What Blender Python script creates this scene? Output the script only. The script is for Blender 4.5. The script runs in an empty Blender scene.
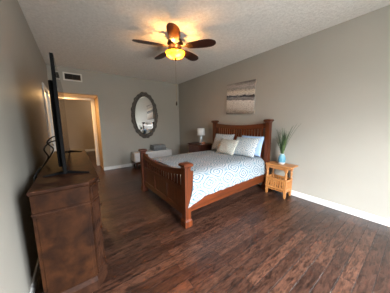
import bpy, bmesh, math, random
from mathutils import Vector, Matrix, Euler
random.seed(7)
PI = math.pi
SC = bpy.context.scene
COL = SC.collection

# ------------------------------------------------------------------ camera
CAM_F, CAM_YAW, CAM_PITCH, CAM_ROLL, CAM_H = 166.06, 0.63063, 0.13991, -0.00747, 1.3486
fw = Vector((math.sin(CAM_YAW)*math.cos(CAM_PITCH), math.cos(CAM_YAW)*math.cos(CAM_PITCH), -math.sin(CAM_PITCH)))
rt = fw.cross(Vector((0, 0, 1))).normalized()
up = rt.cross(fw)
rt, up = math.cos(CAM_ROLL)*rt + math.sin(CAM_ROLL)*up, math.cos(CAM_ROLL)*up - math.sin(CAM_ROLL)*rt
cd = bpy.data.cameras.new('camera')
cd.sensor_fit = 'HORIZONTAL'; cd.sensor_width = 36.0; cd.lens = CAM_F/390*36.0
cd.clip_start = 0.02
cam = bpy.data.objects.new('camera', cd); COL.objects.link(cam)
M4 = Matrix((rt, up, -fw)).transposed().to_4x4(); M4.translation = Vector((0, 0, CAM_H))
cam.matrix_world = M4
SC.camera = cam

# ------------------------------------------------------------------ room numbers (metres)
XL, XR, YF, YN, H = -0.378, 3.204, 5.37, -1.25, 2.74
WIN_X0, WIN_X1, WIN_Z0, WIN_Z1 = 0.65, 1.85, 0.08, 2.38

# ------------------------------------------------------------------ world + lights + exposure
w = bpy.data.worlds.new('sky'); SC.world = w; w.use_nodes = True
nt = w.node_tree; nt.nodes.clear()
wo = nt.nodes.new('ShaderNodeOutputWorld'); bg = nt.nodes.new('ShaderNodeBackground')
tc = nt.nodes.new('ShaderNodeTexCoord'); sp = nt.nodes.new('ShaderNodeSeparateXYZ')
mr = nt.nodes.new('ShaderNodeMapRange'); mr.inputs['From Min'].default_value = -1; mr.inputs['From Max'].default_value = 1
cr = nt.nodes.new('ShaderNodeValToRGB')
els = cr.color_ramp.elements
els[0].position = 0.0; els[0].color = (.126, .126, .120, 1)
els[1].position = 1.0; els[1].color = (1, 1.05, 1.12, 1)
for pos, c in ((.50, (.126, .126, .120, 1)), (.51, (.12, .12, .11, 1)), (.54, (.16, .17, .17, 1)), (.555, (.33, .34, .35, 1)), (.64, (.36, .38, .40, 1)), (.66, (1, 1.03, 1.07, 1))):
    e = els.new(pos); e.color = c
nt.links.new(tc.outputs['Generated'], sp.inputs[0]); nt.links.new(sp.outputs['Z'], mr.inputs['Value'])
nt.links.new(mr.outputs[0], cr.inputs[0]); nt.links.new(cr.outputs[0], bg.inputs['Color'])
nt.links.new(bg.outputs[0], wo.inputs['Surface'])
bg.inputs['Strength'].default_value = 72.0

pl = bpy.data.lights.new('window_portal', 'AREA'); pl.shape = 'RECTANGLE'
pl.size = WIN_X1-WIN_X0; pl.size_y = WIN_Z1-WIN_Z0; pl.cycles.is_portal = True
po = bpy.data.objects.new('window_portal', pl); COL.objects.link(po)
po.location = ((WIN_X0+WIN_X1)/2, YN-.08, (WIN_Z0+WIN_Z1)/2); po.rotation_euler = (PI/2, 0, 0)

def point(name, loc, power, col, r):
    l = bpy.data.lights.new(name, 'POINT'); l.energy = power; l.color = col; l.shadow_soft_size = r
    o = bpy.data.objects.new(name, l); COL.objects.link(o); o.location = loc
    return o
hl = bpy.data.lights.new('hall_downlight', 'AREA'); hl.shape = 'DISK'; hl.size = .11; hl.energy = 26; hl.color = (1, .55, .2)
ho = bpy.data.objects.new('hall_downlight', hl); COL.objects.link(ho); ho.location = (-.12, 5.80, 2.118)   # recessed in the hall ceiling, shining down
point('back_hall_fill', (1.3, 8.4, 2.2), 24, (1, .82, .62), .08)  # unseen fill light added to brighten the back hall, no fixture

SC.view_settings.view_transform = 'Standard'
SC.view_settings.look = 'None'
SC.view_settings.gamma = 1
SC.view_settings.exposure = 0.86
SC.view_settings.use_curve_mapping = False
SC.cycles.use_denoising = True
SC.cycles.max_bounces = 10
SC.cycles.diffuse_bounces = 6
SC.cycles.sample_clamp_indirect = 6

# ------------------------------------------------------------------ materials
def lin(r, g, b):
    f = lambda v: (v/255/12.92) if v/255 <= .04045 else ((v/255+.055)/1.055)**2.4
    return (f(r), f(g), f(b), 1)

class Mat:
    def __init__(s, name, color=(.5, .5, .5, 1), rough=.6, metal=0.0, spec=.5):
        s.m = bpy.data.materials.new(name); s.m.use_nodes = True
        s.t = s.m.node_tree; s.n = s.t.nodes; s.b = s.n['Principled BSDF']
        s.b.inputs['Base Color'].default_value = color; s.b.inputs['Roughness'].default_value = rough
        s.b.inputs['Metallic'].default_value = metal; s.b.inputs['Specular IOR Level'].default_value = spec
        s._c = None
    def node(s, t, **kw):
        n = s.n.new(t)
        for k, v in kw.items(): setattr(n, k, v)
        return n
    def link(s, a, b): s.t.links.new(a, b)
    def coord(s, scale=(1, 1, 1), kind='Object', rot=(0, 0, 0)):
        c = s.node('ShaderNodeTexCoord'); m = s.node('ShaderNodeMapping')
        m.inputs['Scale'].default_value = scale; m.inputs['Rotation'].default_value = rot
        s.link(c.outputs[kind], m.inputs[0]); return m.outputs[0]
    def noise(s, vec, scale=5, detail=4, rough=.55, dist=0):
        n = s.node('ShaderNodeTexNoise'); s.link(vec, n.inputs['Vector'])
        n.inputs['Scale'].default_value = scale; n.inputs['Detail'].default_value = detail
        n.inputs['Roughness'].default_value = rough; n.inputs['Distortion'].default_value = dist
        return n.outputs['Fac']
    def ramp(s, fac, stops, interp='LINEAR'):
        r = s.node('ShaderNodeValToRGB'); e = r.color_ramp.elements; r.color_ramp.interpolation = interp
        e[0].position, e[0].color = stops[0]; e[1].position, e[1].color = stops[-1]
        for p, c in stops[1:-1]:
            q = e.new(p); q.color = c
        s.link(fac, r.inputs[0]); return r.outputs[0]
    def mix(s, a, b, fac, mode='MIX'):
        m = s.node('ShaderNodeMix', data_type='RGBA', blend_type=mode)
        for sock, v in ((m.inputs[0], fac), (m.inputs[6], a), (m.inputs[7], b)):
            if hasattr(v, 'links'): s.link(v, sock)
            else: sock.default_value = v
        return m.outputs[2]
    def math(s, op, a, b=0.0):
        m = s.node('ShaderNodeMath', operation=op)
        for sock, v in ((m.inputs[0], a), (m.inputs[1], b)):
            if hasattr(v, 'links'): s.link(v, sock)
            else: sock.default_value = v
        return m.outputs[0]
    def color(s, c): s.link(c, s.b.inputs['Base Color'])
    def bump(s, h, strength=.2, dist=.01):
        b = s.node('ShaderNodeBump'); b.inputs['Strength'].default_value = strength; b.inputs['Distance'].default_value = dist
        s.link(h, b.inputs['Height']); s.link(b.outputs[0], s.b.inputs['Normal'])

def wall_mat(name, c):
    m = Mat(name, c, .55, 0, .35)
    v = m.coord()
    m.color(m.ramp(m.noise(v, 1.3, 3), [(0.3, tuple(x*.96 for x in c[:3])+(1,)), (.7, tuple(x*1.03 for x in c[:3])+(1,))]))
    m.bump(m.noise(v, 130, 3), .12, .004)
    return m.m
M_WALL = wall_mat('greige_wall_paint', lin(157, 154, 145))
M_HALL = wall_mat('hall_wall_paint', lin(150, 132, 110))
def ceiling_mat():
    m = Mat('textured_white_ceiling', lin(206, 202, 195), .9, 0, .1)
    v = m.coord()
    h = m.noise(v, 26, 5, .75)
    m.color(m.ramp(h, [(.3, lin(220, 217, 210)), (.7, lin(243, 240, 234))]))
    m.bump(h, .9, .03)
    return m.m
M_CEIL = ceiling_mat()
M_TRIM = Mat('white_trim_paint', lin(206, 206, 204), .4).m
def floor_mat():
    m = Mat('dark_plank_floor', rough=.3)
    v = m.coord()
    br = m.node('ShaderNodeTexBrick'); m.link(v, br.inputs['Vector'])
    br.inputs['Scale'].default_value = 1.0
    br.inputs['Brick Width'].default_value = 1.1; br.inputs['Row Height'].default_value = .098
    br.inputs['Mortar Size'].default_value = .003; br.inputs['Mortar Smooth'].default_value = .15
    br.inputs['Color1'].default_value = (0, 0, 0, 1); br.inputs['Color2'].default_value = (1, 1, 1, 1)
    br.inputs['Mortar'].default_value = (.5, .5, .5, 1); br.offset = .37
    # each board shifts the grain so neighbours differ
    sh = m.node('ShaderNodeVectorMath', operation='MULTIPLY_ADD'); m.link(br.outputs['Color'], sh.inputs[0]); sh.inputs[1].default_value = (7, 5, 3); m.link(v, sh.inputs[2])
    def stretched(sx, sy, sc, det, rg, di):
        mp = m.node('ShaderNodeMapping'); mp.inputs['Scale'].default_value = (sx, sy, 1); m.link(sh.outputs[0], mp.inputs[0])
        return m.noise(mp.outputs[0], sc, det, rg, di)
    g = stretched(5, 48, 1.0, 6, .78, .5)
    g2 = stretched(8, 30, 1.3, 4, .75, 1.0)
    base = m.ramp(br.outputs['Color'], [(0, lin(55, 35, 27)), (.5, lin(71, 47, 36)), (1, lin(90, 61, 47))])
    c = m.mix(base, m.ramp(g, [(.38, lin(100, 90, 86)), (.5, lin(222, 216, 214)), (.62, lin(255, 255, 255))]), .85, 'MULTIPLY')
    c = m.mix(c, m.ramp(g2, [(.40, lin(84, 72, 68)), (.50, lin(236, 232, 230)), (.60, lin(255, 255, 255))]), .85, 'MULTIPLY')
    c = m.mix(c, lin(18, 11, 9), br.outputs['Fac'])
    m.color(c)
    r = m.node('ShaderNodeMapRange'); r.inputs['To Min'].default_value = .22; r.inputs['To Max'].default_value = .42
    m.link(g2, r.inputs['Value']); m.link(r.outputs[0], m.b.inputs['Roughness'])
    mm = m.math('ADD', m.math('MULTIPLY', g2, .8), m.math('MULTIPLY', br.outputs['Fac'], -1.0))
    m.bump(mm, .5, .005)
    return m.m
M_FLOOR = floor_mat()

def wood(name, c1, c2, rough=.35, axis='X', scale=1.0, bump=.06):
    m = Mat(name, c1, rough)
    sc = {'X': (1.2, 16, 16), 'Y': (16, 1.2, 16), 'Z': (16, 16, 1.2)}[axis]
    v = m.coord(tuple(x*scale for x in sc))
    g = m.noise(v, 1.5, 5, .6, .8)
    m.color(m.ramp(g, [(.28, c1), (.72, c2)]))
    m.bump(g, bump, .004)
    return m.m
CH1, CH2 = lin(52, 21, 7), lin(98, 46, 19)
M_CHZ = wood('cherry_wood_upright', CH1, CH2, .32, 'Z')
M_CHX = wood('cherry_wood_lengthwise', CH1, CH2, .32, 'X')
M_CHY = wood('cherry_wood_crosswise', CH1, CH2, .32, 'Y')
PN1, PN2 = lin(140, 88, 44), lin(182, 126, 72)
M_PNZ = wood('honey_pine_upright', PN1, PN2, .4, 'Z')
M_PNY = wood('honey_pine_crosswise', PN1, PN2, .4, 'Y')
DW1, DW2 = lin(48, 24, 17), lin(80, 42, 28)
M_DW = wood('dark_espresso_wood', DW1, DW2, .35, 'X')
def dresser_mat(name, c1, c2, sc):
    m = Mat(name, c1, .65, 0, .12)
    a = m.noise(m.coord(sc), 1.2, 5, .6, .9)
    b = m.noise(m.coord(), 9, 4, .6, .4)
    c = m.mix(m.ramp(a, [(.25, c1), (.75, c2)]), m.ramp(b, [(.32, lin(110, 98, 90)), (.64, lin(255, 255, 255))]), .85, 'MULTIPLY')
    m.color(c); m.bump(a, .05, .003)
    return m.m
M_DRS = dresser_mat('distressed_brown_veneer', lin(36, 17, 5), lin(60, 32, 12), (6, 6, 2))
M_DRT = dresser_mat('distressed_brown_top', lin(40, 22, 13), lin(60, 35, 21), (8, 1.2, 8))
M_BLK = Mat('black_plastic', lin(10, 10, 11), .7, 0, .08).m
M_SCREEN = Mat('dark_glass_screen', lin(7, 7, 9), .12, 0, .5).m
M_CABLE = Mat('black_cable_rubber', lin(14, 14, 15), .5).m
M_BRONZE = Mat('oiled_bronze', lin(52, 34, 24), .38, .75).m
M_BLADE = wood('walnut_fan_blade', lin(34, 15, 9), lin(64, 30, 17), .4, 'X')
M_BRASS = Mat('brushed_brass', lin(150, 118, 72), .3, .9).m
M_STEEL = Mat('satin_nickel', lin(170, 168, 164), .3, 1).m
M_MIRROR = Mat('silvered_mirror', lin(236, 238, 238), .015, 1).m
def frame_mat():
    m = Mat('antique_pewter_frame', rough=.5)
    v = m.coord(); n = m.noise(v, 34, 4, .65)
    m.color(m.ramp(n, [(.3, lin(44, 39, 35)), (.55, lin(84, 77, 70)), (.75, lin(118, 110, 100))]))
    m.bump(n, .6, .012)
    return m.m
M_FRAME = frame_mat()
def amber():
    m = Mat('amber_alabaster_glass', lin(255, 190, 80), .3)
    v = m.coord(); n = m.noise(v, 14, 4, .6, 1.5)
    col = m.ramp(n, [(.3, lin(190, 100, 14)), (.7, lin(235, 165, 50))])
    out = m.n['Material Output']
    tr = m.node('ShaderNodeBsdfTranslucent'); em = m.node('ShaderNodeEmission'); em.inputs['Strength'].default_value = .6
    gl = m.node('ShaderNodeBsdfGlossy'); gl.inputs['Roughness'].default_value = .2
    m.link(col, tr.inputs[0]); m.link(col, em.inputs[0])
    mx = m.node('ShaderNodeMixShader'); mx.inputs[0].default_value = .05
    m.link(tr.outputs[0], mx.inputs[1]); m.link(gl.outputs[0], mx.inputs[2])
    ad = m.node('ShaderNodeAddShader'); m.link(mx.outputs[0], ad.inputs[0]); m.link(em.outputs[0], ad.inputs[1])
    m.link(ad.outputs[0], out.inputs['Surface'])
    return m.m
M_AMBER = amber()
def fabric(name, c1, c2, sc=30, rough=.9, bump=.2):
    m = Mat(name, c1, rough, 0, .15); v = m.coord(); n = m.noise(v, sc, 4, .6)
    m.color(m.ramp(n, [(.3, c1), (.7, c2)])); m.bump(n, bump, .006)
    return m.m
M_BENCH = fabric('white_upholstery', lin(196, 194, 192), lin(214, 212, 210))
M_GREYB = fabric('grey_knit_blanket', lin(112, 116, 118), lin(150, 154, 156), 60, .95, .6)
M_GREYD = fabric('dark_grey_knit_blanket', lin(92, 97, 100), lin(132, 137, 140), 60, .95, .6)
M_SHADE = fabric('white_linen_lampshade', lin(206, 204, 202), lin(218, 217, 215), 90, .9, .1)
M_BLUEP = fabric('pale_blue_cotton', lin(150, 178, 214), lin(170, 196, 226), 12)
M_MATT = fabric('white_mattress_ticking', lin(225, 225, 224), lin(240, 240, 238), 12)
M_LGLASS = Mat('smoky_glass_lamp', lin(150, 158, 162), .08, .2).m
def medallion(name, base, c_mid, c_line, a, b, warm):
    m = Mat(name, base, .88, 0, .15)
    uv = m.node('ShaderNodeTexCoord').outputs['UV']
    nz = m.node('ShaderNodeTexNoise'); m.link(uv, nz.inputs['Vector']); nz.inputs['Scale'].default_value = 9
    ds = []
    for off in (0, .5):
        mp = m.node('ShaderNodeMapping'); mp.inputs['Scale'].default_value = (1/a, 1/b, 1); mp.inputs['Location'].default_value = (off, off, 0)
        m.link(uv, mp.inputs[0])
        ja = m.node('ShaderNodeVectorMath', operation='MULTIPLY_ADD')
        m.link(nz.outputs['Color'], ja.inputs[0]); ja.inputs[1].default_value = (.035, .035, 0); m.link(mp.outputs[0], ja.inputs[2])
        fr = m.node('ShaderNodeVectorMath', operation='FRACTION'); m.link(ja.outputs[0], fr.inputs[0])
        sb = m.node('ShaderNodeVectorMath', operation='SUBTRACT'); m.link(fr.outputs[0], sb.inputs[0]); sb.inputs[1].default_value = (.5, .5, 0)
        ab = m.node('ShaderNodeVectorMath', operation='ABSOLUTE'); m.link(sb.outputs[0], ab.inputs[0])
        sx = m.node('ShaderNodeSeparateXYZ'); m.link(ab.outputs[0], sx.inputs[0])
        # between a circle and a diamond, so rings become ogee medallions
        ln = m.node('ShaderNodeVectorMath', operation='LENGTH'); m.link(sb.outputs[0], ln.inputs[0])
        di = m.math('ADD', sx.outputs['X'], sx.outputs['Y'])
        ds.append(m.math('ADD', m.math('MULTIPLY', ln.outputs['Value'], .5), m.math('MULTIPLY', di, .5)))
    d = m.math('MINIMUM', ds[0], ds[1])
    B, L, C = base, c_line, c_mid
    c = m.ramp(d, [(0, L), (.05, C), (.075, B), (.12, B), (.14, L), (.19, L), (.21, B), (.27, B), (.29, C), (.31, L), (.35, L), (.37, B), (.41, B), (.43, C), (.5, C)])
    vo = m.node('ShaderNodeTexVoronoi'); m.link(uv, vo.inputs['Vector']); vo.inputs['Scale'].default_value = 34
    c = m.mix(c, B, m.ramp(vo.outputs['Distance'], [(.3, (0, 0, 0, 1)), (.6, (.4, .4, .4, 1))]))
    if warm:
        c = m.mix(c, warm, m.ramp(nz.outputs['Fac'], [(.5, (0, 0, 0, 1)), (.75, (.35, .35, .35, 1))]))
    m.color(c)
    n2 = m.node('ShaderNodeTexNoise'); m.link(uv, n2.inputs['Vector']); n2.inputs['Scale'].default_value = 16; n2.inputs['Detail'].default_value = 4
    m.bump(n2.outputs['Fac'], .25, .02)
    return m.m
M_SPREAD = medallion('blue_medallion_quilt', lin(154, 158, 160), lin(94, 122, 136), lin(58, 94, 116), .27, .39, None)
M_SHAM = medallion('blue_medallion_sham', lin(188, 190, 190), lin(136, 155, 165), lin(100, 128, 144), .20, .28, None)
M_CUSH = medallion('taupe_medallion_cushion', lin(182, 182, 174), lin(142, 147, 141), lin(108, 118, 114), .16, .22, lin(196, 193, 182))
def vase_mat():
    m = Mat('blue_reactive_glaze', rough=.18)
    s = m.node('ShaderNodeSeparateXYZ'); m.link(m.coord(), s.inputs[0])
    n = m.noise(m.coord(), 22, 4)
    z = m.math('ADD', s.outputs['Z'], m.math('MULTIPLY', n, .03))
    m.color(m.ramp(z, [(0, lin(196, 194, 188)), (.042, lin(192, 192, 188)), (.06, lin(72, 128, 152)), (.14, lin(88, 142, 162)), (.185, lin(120, 164, 178)), (.21, lin(176, 190, 190))]))
    return m.m
M_VASE = vase_mat()
def leaf_mat(name, c1, c2):
    m = Mat(name, c1, .5); n = m.noise(m.coord((20, 20, 4)), 2, 3)
    m.color(m.ramp(n, [(.3, c1), (.7, c2)])); return m.m
M_LEAF = leaf_mat('green_grass_leaf', lin(46, 68, 34), lin(92, 114, 60))
M_LEAFD = leaf_mat('dark_grass_leaf', lin(30, 48, 28), lin(62, 84, 46))
def art_mat():
    m = Mat('abstract_shore_painting', rough=.7)
    s = m.node('ShaderNodeSeparateXYZ'); m.link(m.coord(), s.inputs[0])
    n = m.noise(m.coord((1, 3.2, 13)), 1.6, 6, .65, .4)
    n2 = m.noise(m.coord((1, 12, 34)), 1.8, 5, .7)
    t = m.math('ADD', m.math('MULTIPLY', s.outputs['Z'], 1/.70), m.math('MULTIPLY', m.math('SUBTRACT', n, .5), .22))
    t = m.math('ADD', t, m.math('MULTIPLY', s.outputs['Y'], -.10))
    c = m.ramp(t, [(0, lin(108, 102, 94)), (.08, lin(158, 149, 138)), (.2, lin(196, 190, 180)), (.34, lin(210, 206, 198)), (.43, lin(222, 218, 210)),
                   (.47, lin(110, 110, 112)), (.51, lin(160, 160, 160)), (.55, lin(78, 82, 90)), (.585, lin(34, 38, 48)), (.62, lin(206, 203, 196)),
                   (.72, lin(214, 206, 188)), (.80, lin(150, 147, 144)), (.90, lin(178, 173, 168)), (1, lin(112, 109, 106))])
    c = m.mix(c, m.ramp(n2, [(.36, lin(120, 108, 96)), (.5, lin(235, 230, 224)), (.66, lin(255, 255, 255))]), .6, 'MULTIPLY')
    m.color(c); m.bump(n2, .2, .003)
    return m.m
M_ART = art_mat()
M_CANVAS = Mat('raw_canvas_edge', lin(150, 142, 132), .9).m
M_VENT = Mat('white_vent_enamel', lin(206, 202, 194), .45).m
M_VENTD = Mat('dark_vent_louvre', lin(62, 57, 52), .5).m
M_DARK = Mat('vent_shaft_black', lin(20, 18, 17), .9).m
M_DOOR = Mat('white_door_paint', lin(226, 222, 214), .45).m
M_PATIO = Mat('grey_concrete', lin(150, 146, 140), .9).m
M_FENCE = Mat('weathered_fence', lin(120, 104, 88), .9).m

# ------------------------------------------------------------------ mesh helpers
class MB:
    def __init__(s): s.v = []; s.f = []; s.uv = {}
    def add(s, vs, fs):
        o = len(s.v); s.v += [tuple(x) for x in vs]; s.f += [tuple(i+o for i in f) for f in fs]; return s
    def box(s, x0, x1, y0, y1, z0, z1):
        vs = [(x0, y0, z0), (x1, y0, z0), (x1, y1, z0), (x0, y1, z0), (x0, y0, z1), (x1, y0, z1), (x1, y1, z1), (x0, y1, z1)]
        return s.add(vs, [(3, 2, 1, 0), (4, 5, 6, 7), (0, 1, 5, 4), (1, 2, 6, 5), (2, 3, 7, 6), (3, 0, 4, 7)])
    def loft(s, rings, cap=True, closed=True):
        n = len(rings[0]); vs = [p for r in rings for p in r]; fs = []
        for i in range(len(rings)-1):
            for j in range(n if closed else n-1):
                k = (j+1) % n
                fs.append((i*n+j, i*n+k, (i+1)*n+k, (i+1)*n+j))
        if cap and closed:
            fs.append(tuple(range(n-1, -1, -1))); fs.append(tuple((len(rings)-1)*n+j for j in range(n)))
        return s.add(vs, fs)
    def lathe(s, prof, n=24, c=(0, 0, 0), cap=True):
        return s.loft([[(c[0]+r*math.cos(2*PI*j/n), c[1]+r*math.sin(2*PI*j/n), c[2]+z) for j in range(n)] for r, z in prof], cap)
    def sq(s, prof, cx=0, cy=0):  # stacked square sections (half-size, z)
        return s.loft([[(cx-h, cy-h, z), (cx+h, cy-h, z), (cx+h, cy+h, z), (cx-h, cy+h, z)] for h, z in prof])
    def rods(s, p0, p1, r, n=10, r1=None):
        p0, p1 = Vector(p0), Vector(p1); d = (p1-p0).normalized()
        a = d.orthogonal().normalized(); b = d.cross(a)
        R = lambda p, q: [p + q*(a*math.cos(2*PI*j/n)+b*math.sin(2*PI*j/n)) for j in range(n)]
        return s.loft([R(p0, r), R(p1, r if r1 is None else r1)])
    def tube(s, pts, r, n=8):
        pts = [Vector(p) for p in pts]; rings = []
        a = None
        for i, p in enumerate(pts):
            d = (pts[min(i+1, len(pts)-1)]-pts[max(i-1, 0)]).normalized()
            if a is None: a = d.orthogonal().normalized()
            else: a = (a - d*a.dot(d)).normalized()
            b = d.cross(a); rings.append([p + r*(a*math.cos(2*PI*j/n)+b*math.sin(2*PI*j/n)) for j in range(n)])
        return s.loft(rings)
    def prism(s, poly, z0, z1):
        return s.loft([[(x, y, z0) for x, y in poly], [(x, y, z1) for x, y in poly]])
    def build(s, name, mat, parent=None, bevel=0, smooth=None, seg=2, loc=(0, 0, 0)):
        me = bpy.data.meshes.new(name); me.from_pydata(s.v, [], s.f)
        bm = bmesh.new(); bm.from_mesh(me); bmesh.ops.recalc_face_normals(bm, faces=bm.faces); bm.to_mesh(me); bm.free()
        me.materials.append(mat)
        if smooth is not None:
            for p in me.polygons: p.use_smooth = True
            me.set_sharp_from_angle(angle=math.radians(smooth))
        o = bpy.data.objects.new(name, me); COL.objects.link(o); o.location = loc
        if parent: o.parent = parent
        if bevel:
            b = o.modifiers.new('bevel', 'BEVEL'); b.width = bevel; b.segments = seg; b.limit_method = 'ANGLE'; b.angle_limit = math.radians(40)
        return o

def thing(name, label, cat, loc=(0, 0, 0), rz=0, group=None):
    o = bpy.data.objects.new(name, None); COL.objects.link(o); o.location = loc; o.rotation_euler = (0, 0, rz)
    o.empty_display_size = .1
    return tag(o, label, cat, group)
def tag(o, label, cat, group=None):
    o['label'] = label; o['category'] = cat
    if group: o['group'] = group
    return o
def struct(o, label=None):
    o['kind'] = 'structure'
    if label: o['label'] = label
    return o
def box(*a): return MB().box(*a)

# ------------------------------------------------------------------ room shell
T = .12
HX0, HX1, HY1, HH = XL, .64, 6.15, 2.125     # hall beyond the opening
struct(box(XL-T, XR+T, YN-T, 10.4, -.1, 0).build('floor', M_FLOOR))
struct(box(XL-T, XR+T, YN-T, YF+T, H, H+.1).build('ceiling', M_CEIL))
DY0, DY1, DZ = 4.18, 4.98, 2.02             # door in the left wall
wl = box(XL-T, XL, YN-T, DY0, 0, H); wl.box(XL-T, XL, DY1, YF+T, 0, H); wl.box(XL-T, XL, DY0, DY1, DZ, H)
struct(wl.build('wall_left', M_WALL))
struct(box(XR, XR+T, YN-T, YF+T, 0, H).build('wall_right', M_WALL))
OX1 = .628
wf = box(OX1, XR, YF, YF+T, 0, H); wf.box(XL, OX1, YF, YF+T, HH, H)
struct(wf.build('wall_far', M_WALL))
wn = box(XL, WIN_X0, YN-T, YN, 0, H); wn.box(WIN_X1, XR, YN-T, YN, 0, H)
wn.box(WIN_X0, WIN_X1, YN-T, YN, 0, WIN_Z0); wn.box(WIN_X0, WIN_X1, YN-T, YN, WIN_Z1, H)
struct(wn.build('wall_near', M_WALL))
# hall
struct(box(OX1, OX1+T, YF+T, HY1, 0, HH).build('wall_hall_right', M_HALL))
struct(box(XL-T, XL, YF+T, 10.4, 0, H).build('wall_hall_left', M_HALL))
struct(box(XL, OX1+T, YF+T, HY1, HH, HH+.1).build('ceiling_hall', M_CEIL))
struct(box(XL, 2.4, 9.65, 9.77, 0, H).build('wall_hall_back', M_HALL))
struct(box(2.4, 2.52, HY1, 9.77, 0, H).build('wall_hall_side', M_HALL))
struct(box(XL, 2.52, HY1, 9.77, H, H+.1).build('ceiling_back_hall', M_CEIL))
hf = box(OX1+.0, 2.4, HY1, HY1+T, 0, H); hf.box(XL, OX1, HY1, HY1+T, HH+.02, H)
struct(hf.build('wall_hall_front', M_HALL))
t = box(OX1-.10, OX1-.005, HY1-.02, HY1+.14, 0, HH-.06); t.box(XL, OX1-.005, HY1-.02, HY1+.14, HH-.06, HH-.005)
struct(t.build('trim_1', M_TRIM, bevel=.006))
struct(box(XL, 2.4, 9.63, 9.65, 0, .11).build('baseboard_hall', M_TRIM, bevel=.006))
# baseboards
def baseboard(name, x0, x1, y0, y1): struct(box(x0, x1, y0, y1, 0, .095).build(name, M_TRIM, bevel=.006))
baseboard('baseboard_right', XR-.016, XR, YN, YF-.016)
baseboard('baseboard_far', OX1, XR, YF-.016, YF)
bl = box(XL, XL+.016, YN, DY0-.075, 0, .095); bl.box(XL, XL+.016, DY1+.075, YF, 0, .095)
struct(bl.build('baseboard_left', M_TRIM, bevel=.006))
# white door in the left wall
d = bpy.data.objects.new('door_1', None); COL.objects.link(d); d.location = (XL, (DY0+DY1)/2, 0); struct(d, 'white panelled door in the left wall near the far corner')
hw = (DY1-DY0)/2
lf = box(-.06, -.025, -hw+.004, hw-.004, .008, DZ-.004)
for y0, y1 in ((-hw+.11, -.05), (.05, hw-.11)):
    for z0, z1 in ((.2, .8), (.95, 1.55), (1.65, 1.9)):
        lf.box(-.025, -.017, y0, y1, z0, z1)
lf.build('door_leaf', M_DOOR, d, bevel=.004)
cs = MB()
for sgn in (-1, 1):
    y0 = sgn*hw; y1 = sgn*(hw+.07)
    cs.box(0, .02, min(y0, y1), max(y0, y1), 0, DZ+.07)
    cs.box(-T, 0, min(y0, y0-sgn*.003), max(y0, y0-sgn*.003), 0, DZ)
cs.box(0, .02, -hw, hw, DZ, DZ+.07)
cs.build('door_casing', M_TRIM, d, bevel=.005)
kn = MB(); kn.rods((-.03, -hw+.06, .95), (.02, -hw+.06, .95), .011); kn.lathe([(0.0, 0), (.024, .004), (.028, .018), (.018, .032), (0.0, .034)], 16)
# turn the knob's lathe part sideways
off = 20
kn.v = kn.v[:off] + [(.016+z, -hw+.06+x, .95+y) for x, y, z in kn.v[off:]]
kn.build('door_knob', M_STEEL, d, smooth=50)
# sliding window behind the camera
wd = bpy.data.objects.new('window_1', None); COL.objects.link(wd); wd.location = (0, YN, 0); struct(wd, 'sliding glass door letting daylight in')
fr = MB(); e = .05
fr.box(WIN_X0, WIN_X0+e, -T, 0, WIN_Z0, WIN_Z1); fr.box(WIN_X1-e, WIN_X1, -T, 0, WIN_Z0, WIN_Z1)
fr.box(WIN_X0+e, WIN_X1-e, -T, 0, WIN_Z0, WIN_Z0+e); fr.box(WIN_X0+e, WIN_X1-e, -T, 0, WIN_Z1-e, WIN_Z1)
mx_ = (WIN_X0+WIN_X1)/2; fr.box(mx_-.05, mx_+.05, -T+.02, -.02, WIN_Z0+e, WIN_Z1-e)
fr.build('window_frame', M_TRIM, wd)

# ------------------------------------------------------------------ bed
BL = 1.97
bed = thing('bed', 'cherry wood mission bed with slatted headboard and curved footboard', 'bed', (1.089, 2.466, 0), .027)
WF, WH, ZF, ZH = .748, .735, .855, 1.415
def post(name_mesh, cx, cy, h, s=.043):
    p = MB().sq([(s+.013, 0), (s+.013, .085), (s+.004, .10), (s, .105), (s, h-.075), (s+.004, h-.07), (s+.004, h-.062), (s, h-.058)], cx, cy)
    o = p.build('post', M_CHZ, bed, bevel=.004)
    c = MB().sq([(s+.004, h-.058), (s+.018, h-.044), (s+.026, h-.038), (s+.026, h-.014), (s+.012, h-.004), (.012, h+.004)], cx, cy)
    c.build('post_cap', M_CHX, o, bevel=.003)
    return o
def curved_rail(x0, x1, yw, ztop, dip, thick, name, n=28, pw=2):
    rings = []
    for i in range(n+1):
        u = -1+2*i/n; zt = ztop - dip*(1-abs(u)**pw); y = u*yw
        rings.append([(x0, y, zt-thick), (x1, y, zt-thick), (x1, y, zt), (x0, y, zt)])
    return MB().loft(rings).build(name, M_CHY, bed, bevel=.004)
# foot end
post('foot', 0, WF, ZF); post('foot', 0, -WF, ZF)
yi = WF-.043
curved_rail(-.022, .022, yi, ZF-.075, .085, .085, 'curved_top_rail', pw=2)
box(-.018, .018, -yi, yi, .455, .515).build('middle_rail', M_CHY, bed, bevel=.004)
box(-.018, .018, -yi, yi, .13, .22).build('bottom_rail', M_CHY, bed, bevel=.004)
for i in range(17):
    y = -yi+.045 + i*(2*yi-.09)/16; u = y/yi
    zt = ZF-.075-.085*(1-u*u)-.075
    box(-.009, .009, y-.019, y+.019, .51, zt).build('slat', M_CHZ, bed, bevel=.002)
for k in range(4):
    y = -yi+.03+k*(2*yi-.06)/3
    box(-.016, .016, y-.03, y+.03, .215, .458).build('stile', M_CHZ, bed, bevel=.003)
for k in range(3):
    y0 = -yi+.055+k*(2*yi-.06)/3; y1 = y0+(2*yi-.06)/3-.05
    box(-.007, .007, y0, y1, .21, .46).build('panel', M_CHZ, bed)
for sgn in (-1, 1):     # curved corbel on the inner side of each foot post
    out = [(.043, .74)]+[(.043+.052*(1-(k/10)**1.8), .74-.40*k/10) for k in range(11)]
    c_ = MB().loft([[(x, sgn*WF-.03, z) for x, z in out], [(x, sgn*WF+.03, z) for x, z in out]])
    c_.build('corbel', M_CHZ, bed, bevel=.003)
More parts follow.
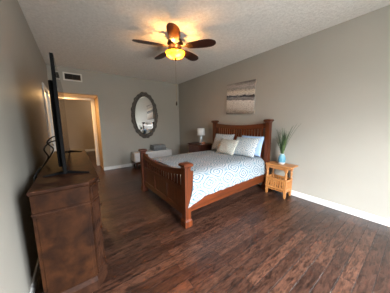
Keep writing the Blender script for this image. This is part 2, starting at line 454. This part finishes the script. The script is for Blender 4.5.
# head end
post('head', BL, WH, ZH, .045); post('head', BL, -WH, ZH, .045)
yh = WH-.045
curved_rail(BL-.022, BL+.022, yh, ZH-.075, .045, .10, 'curved_top_rail', pw=2)
box(BL-.018, BL+.018, -yh, yh, .98, 1.04).build('middle_rail', M_CHY, bed, bevel=.004)
box(BL-.014, BL+.014, -yh, yh, .30, .985).build('headboard_panel', M_CHZ, bed)
for i in range(19):
    y = -yh+.075 + i*(2*yh-.15)/18; u = y/yh
    zt = ZH-.075-.045*(1-u*u)-.09
    box(BL-.009, BL+.009, y-.021, y+.021, 1.035, zt).build('slat', M_CHZ, bed, bevel=.002)
for sgn in (-1, 1):
    r = MB().loft([[(.03, sgn*(WF-.012), .185), (.03, sgn*(WF+.018), .185), (.03, sgn*(WF+.018), .40), (.03, sgn*(WF-.012), .40)],
                   [(BL-.03, sgn*(WH-.012), .185), (BL-.03, sgn*(WH+.018), .185), (BL-.03, sgn*(WH+.018), .40), (BL-.03, sgn*(WH-.012), .40)]])
    r.build('side_rail', M_CHX, bed, bevel=.004)
bed_m = Matrix.Translation(bed.location) @ Matrix.Rotation(.027, 4, 'Z')
def bpt(x, y, z): return bed_m @ Vector((x, y, z))
# mattress
mt = MB().box(.035, BL-.03, -.70, .70, .30, .615)
o = mt.build('mattress', M_MATT, bevel=.06, seg=4, smooth=40); o.matrix_world = bed_m
tag(o, 'white mattress lying on the bed frame under the quilt', 'mattress')
# quilt : grid with unfolded uv
def quilt():
    nx, prof_n = 60, 64
    L0, L1 = .10, BL-.075
    vs, uvs = [], []
    for i in range(nx+1):
        f = i/nx; x = L0+(L1-L0)*f
        half = .795+(.765-.795)*f
        hem_r = .355 - .085*max(0, 1-f/.10)**1.0 + .012*math.sin(f*31)+.006*math.sin(f*57)
        hem_l = .36
        top = .665 + .012*math.sin(f*PI)
        # section: list of (y,z) from left hem to right hem with arc length
        sec = []
        rr = .19
        for j in range(13): sec.append((half+.006*math.sin(f*40+j*.2), hem_l+(top-rr-hem_l)*j/12))
        for j in range(1, 7): a = j/6*PI/2; sec.append((half-rr+rr*math.cos(a), top-rr+rr*math.sin(a)))
        for j in range(1, 26):
            y = (half-rr)*(1-2*j/26); sec.append((y, top + .010*math.cos(y*1.9) + .004*math.sin(y*17+f*9)*math.sin(f*23)))
        for j in range(6, 0, -1): a = j/6*PI/2; sec.append((-(half-rr+rr*math.cos(a)), top-rr+rr*math.sin(a)))
        for j in range(13):
            z = top-rr-(top-rr-hem_r)*j/12; q = j/12
            sec.append((-(half+.018*q*math.sin(f*31)+.012*q), z))
        s = 0; prev = None
        for (y, z) in sec:
            if prev: s += math.hypot(y-prev[0], z-prev[1])
            prev = (y, z)
            drop = max(0, (top-.07-z)/.3)
            xx = x - (.105*drop**1.3*max(0, 1-f/.15) if y < 0 else 0)
            vs.append((xx, y, z)); uvs.append((s, x))
    n = len(sec); fs = [(i*n+j, i*n+j+1, (i+1)*n+j+1, (i+1)*n+j) for i in range(nx) for j in range(n-1)]
    m = MB().add(vs, fs); o = m.build('quilt', M_SPREAD, smooth=80)
    uv = o.data.uv_layers.new(name='UVMap')
    for lp in o.data.loops: uv.data[lp.index].uv = uvs[lp.vertex_index]
    sd = o.modifiers.new('thick', 'SOLIDIFY'); sd.thickness = .012; sd.offset = -1
    o.matrix_world = bed_m
    return o
tag(quilt(), 'white quilt with blue medallion pattern spread over the bed', 'quilt')
def pillow(name, mat, wx, hy, th, loc, lean, rz, label, group=None, n=22, flange=0):
    vs, uvs, fs = [], [], []
    for side in (1, -1):
        for i in range(n+1):
            for j in range(n+1):
                u = -1+2*i/n; v = -1+2*j/n
                k = (max(0, 1-abs(u)**2.6))**.62*(max(0, 1-abs(v)**2.6))**.62
                px = u*wx/2*(1-.07*(1-u*u*.0)*(1-abs(v)**2)*0-.05*(1-v*v)*abs(u)); py = v*hy/2*(1-.06*(1-u*u)*abs(v))
                wr = .006*math.sin(u*7+v*3)*k
                vs.append((px, side*(th/2*k+wr*.6), py)); uvs.append((px+3*wx, py+2*hy))
    N = (n+1)*(n+1)
    for s_ in (0, 1):
        for i in range(n):
            for j in range(n):
                a = s_*N+i*(n+1)+j; fs.append((a, a+1, a+n+2, a+n+1))
    o = MB().add(vs, fs)
    me_o = o.build(name, mat, smooth=80)
    uv = me_o.data.uv_layers.new(name='UVMap')
    for lp in me_o.data.loops: uv.data[lp.index].uv = uvs[lp.vertex_index]
    bm = bmesh.new(); bm.from_mesh(me_o.data); bmesh.ops.remove_doubles(bm, verts=bm.verts, dist=.0005); bmesh.ops.recalc_face_normals(bm, faces=bm.faces); bm.to_mesh(me_o.data); bm.free()
    # local: width along local X, height along Z, thickness along Y ; place in bed frame facing the foot (-x)
    me_o.matrix_world = bed_m @ Matrix.Translation(Vector(loc)) @ Matrix.Rotation(-PI/2+rz, 4, 'Z') @ Matrix.Rotation(lean, 4, 'X') @ Matrix.Translation((0, 0, hy/2))
    tag(me_o, label, 'pillow', group); return me_o
ZT = .68
pillow('pillow', M_SHAM, .60, .44, .15, (BL-.22, .335, ZT), -.40, .03, 'white and blue patterned pillow on the left side against the headboard', 'bed pillows')
pillow('pillow', M_BLUEP, .54, .42, .12, (BL-.16, -.415, ZT), -.32, 0, 'plain pale blue pillow behind the right patterned sham', 'bed pillows')
pillow('pillow', M_SHAM, .56, .43, .15, (BL-.36, -.385, ZT), -.54, .02, 'white and blue patterned sham on the right side nearest the vase', 'bed pillows')
pillow('pillow', M_CUSH, .52, .37, .14, (BL-.49, -.03, ZT), -.54, -.04, 'smaller beige patterned cushion in front of the other pillows', 'bed pillows')

# ------------------------------------------------------------------ dresser
dr = thing('dresser', 'long distressed brown wood dresser along the left wall', 'dresser', (0, 0, 0))
dx0, dx1, dy0, dy1, dz = -.268, .120, 1.452, 3.42, .92
ch = .062, .105     # canted corner
def plan(o):        # outline with canted front corners, grown by o
    return [(dx0-o*.3, dy0-o), (dx1-ch[0], dy0-o), (dx1+o, dy0+ch[1]-o*.3), (dx1+o, dy1-ch[1]+o*.3), (dx1-ch[0], dy1+o), (dx0-o*.3, dy1+o)]
dr.location = ((dx0+dx1)/2, (dy0+dy1)/2, 0)
DL = (-dr.location.x, -dr.location.y, 0)
def dpart(m, name, mat, par=dr, **k): return m.build(name, mat, par, loc=DL if par is dr else (0, 0, 0), **k)
dpart(MB().prism(plan(0), .10, dz-.03), 'carcass', M_DRS, bevel=.004)
dpart(MB().loft([[(x, y, z) for x, y in plan(o)] for o, z in ((.004, dz-.034), (.016, dz-.022), (.018, dz-.006), (.013, dz))]), 'top', M_DRT, bevel=.002)
dpart(MB().loft([[(x, y, z) for x, y in plan(o)] for o, z in ((.022, 0), (.022, .085), (.012, .10), (.004, .115))]), 'plinth', M_DRT, bevel=.003)
# frieze moulding line round the case
mo = MB().loft([[(x, y, z) for x, y in plan(o)] for o, z in ((.001, .745), (.009, .749), (.009, .759), (.001, .764))])
dpart(mo, 'moulding', M_DRT)
# side panel on the near end: raised field
sidep = MB(); sidep.box(dx0+.02, dx1-ch[0]-.02, dy0-.006, dy0+.002, .14, .73); dpart(sidep, 'side_panel', M_DRS, bevel=.004)
# fluted pilaster on each canted corner
def pilaster(ya, yb):
    a = Vector((dx1-ch[0], ya, 0)); b = Vector((dx1, yb, 0)); d = (b-a).normalized(); nrm = Vector((d.y, -d.x, 0))
    if nrm.x < 0: nrm = -nrm
    m = MB(); Ln = (b-a).length
    def slab(t0, t1, o0, o1, z0, z1):
        p = [a+d*t0*Ln+nrm*o0, a+d*t1*Ln+nrm*o0, a+d*t1*Ln+nrm*o1, a+d*t0*Ln+nrm*o1]
        m.prism([(q.x, q.y) for q in p], z0, z1)
    slab(.08, .92, -.004, .010, .12, .16); slab(.08, .92, -.004, .010, .70, .74)
    for k in range(4): slab(.12+k*.2, .12+k*.2+.14, -.004, .009, .16, .70)
    slab(.08, .92, -.004, .012, .775, .875)
    slab(.24, .76, .012, .018, .79, .86)
    dpart(m, 'pilaster', M_DRT, bevel=.003)
pilaster(dy0, dy0+ch[1]); pilaster(dy1, dy1-ch[1])
# drawer fronts on the face
fy0, fy1 = dy0+ch[1]+.03, dy1-ch[1]-.03
cols = 3; wcol = (fy1-fy0)/cols
for c in range(cols):
    ya, yb = fy0+c*wcol+.012, fy0+(c+1)*wcol-.012
    for z0, z1 in ((.775, .875), (.45, .73), (.14, .42)):
        dd = dpart(box(dx1-.002, dx1+.014, ya, yb, z0, z1), 'drawer', M_DRS, bevel=.004)
        for yk in (ya+(yb-ya)*.25, ya+(yb-ya)*.75):
            kb = MB().rods((dx1+.012, yk, (z0+z1)/2), (dx1+.03, yk, (z0+z1)/2), .007, 10); kb.rods((dx1+.028, yk, (z0+z1)/2), (dx1+.038, yk, (z0+z1)/2), .015, 14, .011)
            kb.build('knob', M_BRONZE, dd, smooth=40)

# ------------------------------------------------------------------ television
TX, TY0, TY1, TZ0, TZ1 = -.070, 1.66, 3.30, .950, 1.865
tv = thing('television', 'large flat black television standing on the dresser, seen edge-on', 'television', (TX-.02, (TY0+TY1)/2, dz))
L = Vector(tv.location)
def tp(m, name, mat, **k): return m.build(name, mat, tv, loc=-L, **k)
b = box(TX-.022, TX, TY0, TY1, TZ0, TZ1); tp(b, 'panel', M_BLK, bevel=.003)
tp(box(TX-.052, TX-.021, TY0+.06, TY1-.06, TZ0+.05, TZ1-.18), 'back_housing', M_BLK, bevel=.008)
tp(box(TX-.0015, TX+.0015, TY0+.008, TY1-.008, TZ0+.022, TZ1-.008), 'screen', M_SCREEN)
for yf in (TY0+.15, TY1-.10):
    f = MB()
    f.tube([(TX-.012, yf, TZ0+.03), (TX-.012, yf, dz+.035), (TX-.012, yf, dz+.018)], .016, 10)
    for tip, yy in ((-.15, -.03), (.165, -.16)):
        xa, xb = TX-.012, TX-.012+tip
        ww = .022
        f.loft([[(xa, yf-ww, dz+.004), (xa, yf+ww, dz+.004), (xa, yf+ww, dz+.03), (xa, yf-ww, dz+.03)],
                [(xb, yf+yy*.6-.015, dz+.0005), (xb, yf+yy*.6+.015, dz+.0005), (xb, yf+yy*.6+.015, dz+.009), (xb, yf+yy*.6-.015, dz+.009)]])
    tp(f, 'foot', M_BLK, bevel=.002)
def cable(pts, r, label):
    m = MB(); P = [Vector(p) for p in pts]; S = []
    for i in range(len(P)-1):
        p0, p1, p2, p3 = P[max(i-1, 0)], P[i], P[i+1], P[min(i+2, len(P)-1)]
        for k in range(8):
            t_ = k/8; S.append(.5*((2*p1)+(p2-p0)*t_+(2*p0-5*p1+4*p2-p3)*t_**2+(3*p1-p0-3*p2+p3)*t_**3))
    S.append(P[-1])
    o = m.tube(S, r, 8).build('power_cable', M_CABLE, smooth=60); tag(o, label, 'cable', 'cables behind the television')
cable([(TX-.06, 2.42, 1.17), (-.22, 2.40, 1.15), (-.27, 2.38, 1.08), (-.235, 2.30, 1.01), (-.26, 2.15, .955), (-.29, 2.02, .925), (-.31, 1.95, .86), (-.30, 2.0, .60)], .007, 'black cable drooping from the television back down behind the dresser')
cable([(TX-.06, 2.6, 1.21), (-.20, 2.52, 1.20), (-.25, 2.50, 1.14), (-.20, 2.46, 1.07), (-.235, 2.40, .99), (-.27, 2.24, .94), (-.30, 2.14, .92), (-.32, 2.08, .84), (-.31, 2.1, .6)], .007, 'black cable looping higher behind the television against the left wall')

# ------------------------------------------------------------------ ceiling fan
FX, FY = 1.45, 2.505
fan = thing('ceiling_fan', 'five blade wooden ceiling fan with amber bowl light', 'ceiling fan', (FX, FY, H))
MB().lathe([(.0, 0), (.085, 0), (.085, -.012), (.07, -.035), (.045, -.055), (.03, -.06), (0, -.06)], 28).build('canopy', M_BRONZE, fan, smooth=40)
MB().lathe([(0, -.05), (.05, -.052), (.095, -.066), (.122, -.09), (.13, -.12), (.125, -.15), (.10, -.175), (.065, -.19), (.05, -.215), (.05, -.25), (.04, -.262), (0, -.262)], 32).build('motor_housing', M_BRONZE, fan, smooth=40)
MB().lathe([(.142, -.248), (.153, -.247), (.161, -.254), (.159, -.262), (.149, -.263), (.143, -.256), (.142, -.248)], 40, cap=False).build('light_rim', M_BRONZE, fan, smooth=40)
bowl = MB().lathe([(.148, -.258), (.150, -.266), (.146, -.283), (.132, -.304), (.108, -.321), (.076, -.334), (.042, -.341), (.012, -.344)], 40, cap=False).build('light_bowl', M_AMBER, fan, smooth=60)
MB().lathe([(0, -.337), (.018, -.339), (.022, -.346), (.013, -.356), (.017, -.366), (.009, -.384), (0, -.392)], 16).build('finial', M_BRONZE, fan, smooth=40)
angs = []
tips = [(.845, 2.778), (1.841, 2.058), (1.052, 1.881), (1.443, 3.346), (2.095, 2.872)]
base_a = math.atan2(tips[2][1]-FY, tips[2][0]-FX)
for k in range(5):
    a = base_a + k*2*PI/5
    pts = [(.19, .046), (.23, .062), (.30, .076), (.40, .087), (.49, .092), (.565, .087), (.61, .070), (.642, .045), (.656, .014)]
    m = MB(); zc = -.178; pitch = -.20
    ring = [(r, w_) for r, w_ in pts] + [(r, -w_) for r, w_ in reversed(pts)]
    top_, bot = [], []
    for r, w_ in ring:
        z = zc + w_*math.sin(pitch); y = w_*math.cos(pitch)
        top_.append((r, y, z+.004)); bot.append((r, y, z-.004))
    m.loft([bot, top_])
    bo = m.build('blade', M_BLADE, fan, bevel=.002); bo.rotation_euler = (0, 0, a)
    ir = MB(); ir.loft([[(.09, -.02, -.166), (.09, .02, -.166), (.09, .02, -.158), (.09, -.02, -.158)], [(.16, -.014, -.184), (.16, .014, -.186), (.16, .014, -.180), (.16, -.014, -.178)],
                      [(.22, -.042, -.176), (.22, .042, -.193), (.22, .042, -.188), (.22, -.042, -.171)], [(.285, -.030, -.178), (.285, .030, -.191), (.285, .030, -.186), (.285, -.030, -.173)]])
    ir.build('blade_bracket', M_BRASS, bo, bevel=.002)
for k in range(3):
    a = base_a+1.65+k*2*PI/3
    MB().rods((.045*math.cos(a), .045*math.sin(a), -.25), (.145*math.cos(a), .145*math.sin(a), -.255), .004, 8).build('bowl_arm', M_BRONZE, fan)
pc = MB(); pc.rods((.07, -.05, -.24), (.105, -.075, -.40), .0016, 6); pc.v = []; pc.f = []
cx, cy = .0, .0
pc.rods((0, 0, -.39), (0, 0, -1.03), .0016, 6)
po_ = pc.build('pull_chain', M_BRASS, fan)
MB().lathe([(0, -1.02), (.007, -1.03), (.012, -1.06), (.012, -1.08), (.006, -1.095), (0, -1.1)], 12).build('chain_pendant', M_BRONZE, po_, smooth=50)
for k in range(3):
    a = base_a+.6+k*2*PI/3
    lo = point('fan_bulb', (FX+.078*math.cos(a), FY+.078*math.sin(a), H-.305), 10.5, (1, .47, .13), .022)

# ------------------------------------------------------------------ wall mirror
MX, MZ, RX, RZ = 1.920, 1.600, .328, .605
mi = thing('wall_mirror', 'oval mirror in an ornate pewter frame on the far wall', 'mirror', (MX, YF, MZ))
n = 64
MB().loft([[(RX*math.cos(2*PI*j/n), y, RZ*math.sin(2*PI*j/n)) for j in range(n)] for y in (-.022, -.014)]).build('mirror_glass', M_MIRROR, mi)
rings = []
N = 160
for i in range(N):
    a = 2*PI*i/N; sc = 1+.0*math.cos(a)
    wob = .010*math.cos(22*a)+.006*math.cos(11*a+.4)
    ex = .016*max(0, abs(math.sin(a))**12)
    c, s_ = math.cos(a), math.sin(a)
    nx_, nz_ = c/RX, s_/RZ; l = math.hypot(nx_, nz_); nx_, nz_ = nx_/l, nz_/l
    prof = [(-.012, -.004), (-.010, -.028), (.012, -.040), (.022, -.030), (.045, -.048), (.078+wob*.6, -.044), (.104+wob+ex, -.022), (.106+wob+ex, -.003)]
    rings.append([(RX*c+nx_*q, y, RZ*s_+nz_*q) for q, y in prof])
rings.append(rings[0])
MB().loft(rings, cap=False).build('frame', M_FRAME, mi, smooth=60)
def scroll(cx, cz, s, flip):
    m = MB(); 
    for sg in (-1, 1):
        m.tube([(cx+sg*s*(.05+.045*math.cos(t_)*(1-t_/9)), -.038, cz+flip*s*(.045*math.sin(t_)*(1-t_/9))) for t_ in [k*.35 for k in range(18)]], .013*s+.003, 8)
    m.lathe([(0, -.03), (.028, -.022), (.034, 0), (.02, .03), (0, .05)], 14)
    k0 = len(m.v)-5*14
    m.v = m.v[:k0] + [(cx+x, -.03+y*.6, cz+flip*z) for x, y, z in m.v[k0:]]
    return m.build('scroll_crest', M_FRAME, mi, smooth=60)
scroll(0, RZ+.075, 1, 1); scroll(0, -RZ-.075, 1, -1)
for a in (0, PI):
    m = MB()
    for q in (-.07, 0, .07):
        m.lathe([(0, -.028), (.024, -.016), (.028, 0), (.02, .02), (0, .028)], 12, (math.cos(a)*(RX+.082), -.025, q))
    m.build('scroll_boss', M_FRAME, mi, smooth=60)

# ------------------------------------------------------------------ air vent
av = thing('air_vent', 'white framed air vent with dark slats high on the far wall', 'vent', (.112, YF, 2.522))
vw, vh = .196, .098
m = MB(); m.box(-vw, vw, -.012, 0, vh-.032, vh); m.box(-vw, vw, -.012, 0, -vh, -vh+.032); m.box(-vw, -vw+.032, -.012, 0, -vh+.032, vh-.032); m.box(vw-.032, vw, -.012, 0, -vh+.032, vh-.032)
m.build('vent_frame', M_VENT, av, bevel=.003)
box(-vw+.03, vw-.03, -.003, -.001, -vh+.03, vh-.03).build('vent_backing', M_DARK, av)
for k in range(8):
    z = -vh+.042+k*.018
    MB().loft([[(x, -.012, z-.006), (x, -.010, z-.007), (x, -.003, z+.004), (x, -.005, z+.005)] for x in (-vw+.032, vw-.032)]).build('louvre', M_VENTD, av)
box(-.008, .008, -.013, -.004, -vh+.032, vh-.032).build('mullion', M_VENTD, av)

# ------------------------------------------------------------------ wall art
ay0, ay1, az0, az1 = 2.19, 2.985, 1.553, 2.262
ar = thing('wall_art', 'abstract grey and tan seascape canvas hung above the bed', 'painting', (XR, (ay0+ay1)/2, az0))
ar.rotation_euler = (math.radians(1.9), 0, 0)
aw = (ay1-ay0)/2
MB().box(-.042, -.038, -aw, aw, 0, az1-az0).build('painted_canvas', M_ART, ar)
m = MB(); hh = az1-az0
m.box(-.038, -.004, -aw, -aw+.03, 0, hh); m.box(-.038, -.004, aw-.03, aw, 0, hh); m.box(-.038, -.004, -aw+.03, aw-.03, 0, .03); m.box(-.038, -.004, -aw+.03, aw-.03, hh-.03, hh)
m.build('stretcher_frame', M_CANVAS, ar)

# ------------------------------------------------------------------ pine magazine stand (near side)
SX0, SX1, SY0, SY1, SZ = 2.92, 3.175, 1.31, 1.70, .59
ns = thing('magazine_table', 'small honey pine side table with slatted magazine rack', 'side table', ((SX0+SX1)/2, (SY0+SY1)/2, 0))
hx, hy = (SX1-SX0)/2, (SY1-SY0)/2
box(-hx-.012, hx+.008, -hy-.07, hy+.012, SZ-.024, SZ).build('tabletop', M_PNY, ns, bevel=.007)
for sx in (-1, 1):
    for sy in (-1, 1):
        x, y = sx*(hx-.024), sy*(hy-.024)
        m = MB().sq([(.013, .0), (.017, .03), (.018, .10), (.018, .335)], x, y)
        m.lathe([(.020, .335), (.024, .345), (.014, .36), (.019, .40), (.021, .43), (.014, .465), (.022, .475), (.02, .482)], 14, (x, y, 0))
        m.sq([(.022, .482), (.022, SZ-.024)], x, y)
        m.build('leg', M_PNZ, ns, bevel=.002, smooth=40)
for sx in (-1, 1): box(sx*(hx-.024)-.009, sx*(hx-.024)+.009, -hy+.045, hy-.045, SZ-.085, SZ-.024).build('apron', M_PNY, ns, bevel=.003)
for sy in (-1, 1): box(-hx+.045, hx-.045, sy*(hy-.024)-.009, sy*(hy-.024)+.009, SZ-.085, SZ-.024).build('apron', M_PNY, ns, bevel=.003)
box(-hx+.008, hx-.008, -hy+.008, hy-.008, .105, .122).build('bottom_shelf', M_PNY, ns, bevel=.003)
for sx in (-1, 1):
    x = sx*(hx-.012)
    for z in (.135, .30): box(x-.009, x+.009, -hy+.004, hy-.004, z, z+.032).build('rack_rail', M_PNY, ns, bevel=.003)
    for k in range(7):
        y = -hy+.065+k*(2*hy-.13)/6
        box(x-.006, x+.006, y-.012, y+.012, .16, .305).build('rack_slat', M_PNZ, ns, bevel=.002)
for sy in (-1, 1):
    y = sy*(hy-.012)
    for z in (.135, .30): box(-hx+.022, hx-.022, y-.009, y+.009, z, z+.032).build('rack_rail', M_PNY, ns, bevel=.003)
    for k in range(4):
        x = -hx+.07+k*(2*hx-.14)/3
        box(x-.011, x+.011, y-.006, y+.006, .16, .305).build('rack_slat', M_PNZ, ns, bevel=.002)
# vase with grass
vx, vy = 3.055, 1.475
va = thing('vase', 'blue and white glazed vase of green grass on the pine table', 'vase', (vx, vy, SZ))
MB().lathe([(0, .0), (.046, 0), (.054, .006), (.060, .04), (.062, .09), (.059, .13), (.048, .155), (.037, .168), (.036, .185), (.041, .196), (.037, .196), (.031, .185), (.032, .168), (.045, .15), (.052, .12), (.05, .02), (0, .015)], 32).build('vase_body', M_VASE, va, smooth=50)
def blade_mesh(az, lean, ln, w0, curl, x0, y0):
    m = MB(); seg = 8; p = Vector((x0, y0, .12)); rings = []
    d_az = Vector((math.cos(az), math.sin(az), 0)); side = Vector((-math.sin(az), math.cos(az), 0))
    for i in range(seg+1):
        f = i/seg; a = lean*(.35+.65*f)+curl*f*f
        if i: p = p + (d_az*math.sin(a)+Vector((0, 0, 1))*math.cos(a))*ln/seg
        w_ = w0*(1-f**2.2)+.0006
        nrm = (d_az*math.cos(a)-Vector((0, 0, 1))*math.sin(a))*.0008
        rings.append([p-side*w_-nrm, p+side*w_-nrm, p+side*w_+nrm, p-side*w_+nrm])
    return m.loft(rings)
for k in range(64):
    az = random.uniform(0, 2*PI); away = math.cos(az) > .25      # the wall stands close behind
    lean = random.uniform(.03, .42)*(.35 if away else 1); ln = random.uniform(.30, .56)
    curl = random.uniform(-.05, .35)*(.3 if away else 1); r0 = random.uniform(0, .02)
    blade_mesh(az, lean, ln, random.uniform(.005, .009), curl, r0*math.cos(az), r0*math.sin(az)).build('grass_blade', random.choice([M_LEAF, M_LEAFD, M_LEAFD]), va)
for az, lean, ln in ((-PI/2+.05, .50, .68), (-PI/2-.1, .42, .66), (-PI/2-.25, .36, .62), (-PI/2-.05, .28, .60), (PI/2+.2, .24, .54)):
    blade_mesh(az, lean, ln, .007, .12, 0, 0).build('grass_blade', M_LEAFD, va)

# ------------------------------------------------------------------ dark nightstand, lamp, little box (far side)
NX0, NX1, NY0, NY1, NZ = 2.74, 3.18, 3.52, 4.12, .765
dk = thing('nightstand', 'dark brown wooden nightstand on the far side of the bed', 'nightstand', ((NX0+NX1)/2, (NY0+NY1)/2, 0))
hx, hy = (NX1-NX0)/2, (NY1-NY0)/2
box(-hx+.02, hx, -hy+.025, hy-.025, .07, NZ-.03).build('carcass', M_DW, dk, bevel=.004)
MB().loft([[(-hx-o, -hy-o, z), (hx, -hy-o, z), (hx, hy+o, z), (-hx-o, hy+o, z)] for o, z in ((-.01, NZ-.035), (.0, NZ-.025), (.002, NZ-.006), (-.004, NZ))]).build('top', M_DW, dk)
box(-hx+.01, hx, -hy+.012, hy-.012, 0, .075).build('plinth', M_DW, dk, bevel=.004)
for z0, z1 in ((.10, .38), (.41, .70)):
    dd = box(-hx+.004, -hx+.022, -hy+.05, hy-.05, z0, z1).build('drawer', M_DW, dk, bevel=.004)
    MB().rods((-hx-.02, 0, (z0+z1)/2), (-hx+.006, 0, (z0+z1)/2), .013, 12).build('knob', M_BRONZE, dd)
lx, ly = 2.98, 3.785
lp = thing('table_lamp', 'small table lamp with white drum shade on the dark nightstand', 'lamp', (lx, ly, NZ))
MB().lathe([(0, 0), (.062, 0), (.064, .010), (.05, .018), (0, .018)], 28).build('base', M_STEEL, lp, smooth=40)
MB().lathe([(0, .016), (.044, .018), (.047, .03), (.047, .20), (.042, .212), (.018, .22), (0, .22)], 28).build('glass_body', M_LGLASS, lp, smooth=40)
MB().lathe([(0, .218), (.012, .22), (.012, .27), (.018, .272), (.018, .30), (0, .30)], 16).build('socket', M_STEEL, lp, smooth=40)
sh = MB().lathe([(.118, .235), (.102, .435)], 40, cap=False).build('lamp_shade', M_SHADE, lp, smooth=60)
s_ = sh.modifiers.new('thick', 'SOLIDIFY'); s_.thickness = .003
m = MB()
for k in range(3): m.rods((0, 0, .295), (.1085*math.cos(k*2.094), .1085*math.sin(k*2.094), .33), .002, 6)
m.build('shade_spider', M_STEEL, lp)
o = MB().box(-.045, .045, -.03, .03, 0, .055).build('trinket_box', wood('amber_brown_wood', lin(130, 82, 58), lin(168, 116, 88), .5, 'Y'), bevel=.006, loc=(2.92, 3.60, NZ))
tag(o, 'little brown box on the dark nightstand beside the lamp', 'box')

# ------------------------------------------------------------------ bench and folded blankets
BX0, BX1, BY0, BY1 = 1.39, 2.62, 4.90, 5.31
be = thing('bench', 'low white upholstered bench under the oval mirror', 'bench', ((BX0+BX1)/2, (BY0+BY1)/2, 0))
hx, hy = (BX1-BX0)/2, (BY1-BY0)/2
box(-hx, hx, -hy, hy, .20, .485).build('seat', M_BENCH, be, bevel=.035, seg=4, smooth=50)
box(-hx+.03, hx-.03, -hy+.03, hy-.03, .13, .205).build('base_frame', M_DW, be, bevel=.004)
for sx in (-1, 1):
    for sy in (-1, 1):
        MB().sq([(.017, 0), (.024, .135)], sx*(hx-.07), sy*(hy-.07)).build('leg', M_DW, be)
def blanket(z, sx, sy, h, mat, label, rz):
    m = MB(); 
    for k in range(2):
        m.box(-sx, sx, -sy, sy, k*h/2, (k+1)*h/2-.002)
    o = m.build('folded_blanket', mat, bevel=.018, seg=3, smooth=50, loc=(2.22, 5.10, z)); o.rotation_euler = (0, 0, rz)
    tag(o, label, 'blanket', 'folded blankets on the bench')
blanket(.486, .215, .17, .085, M_GREYD, 'darker grey folded blanket at the bottom of the pile on the bench', .02)
blanket(.572, .205, .16, .08, M_GREYB, 'lighter grey folded blanket on top of the pile on the bench', -.04)
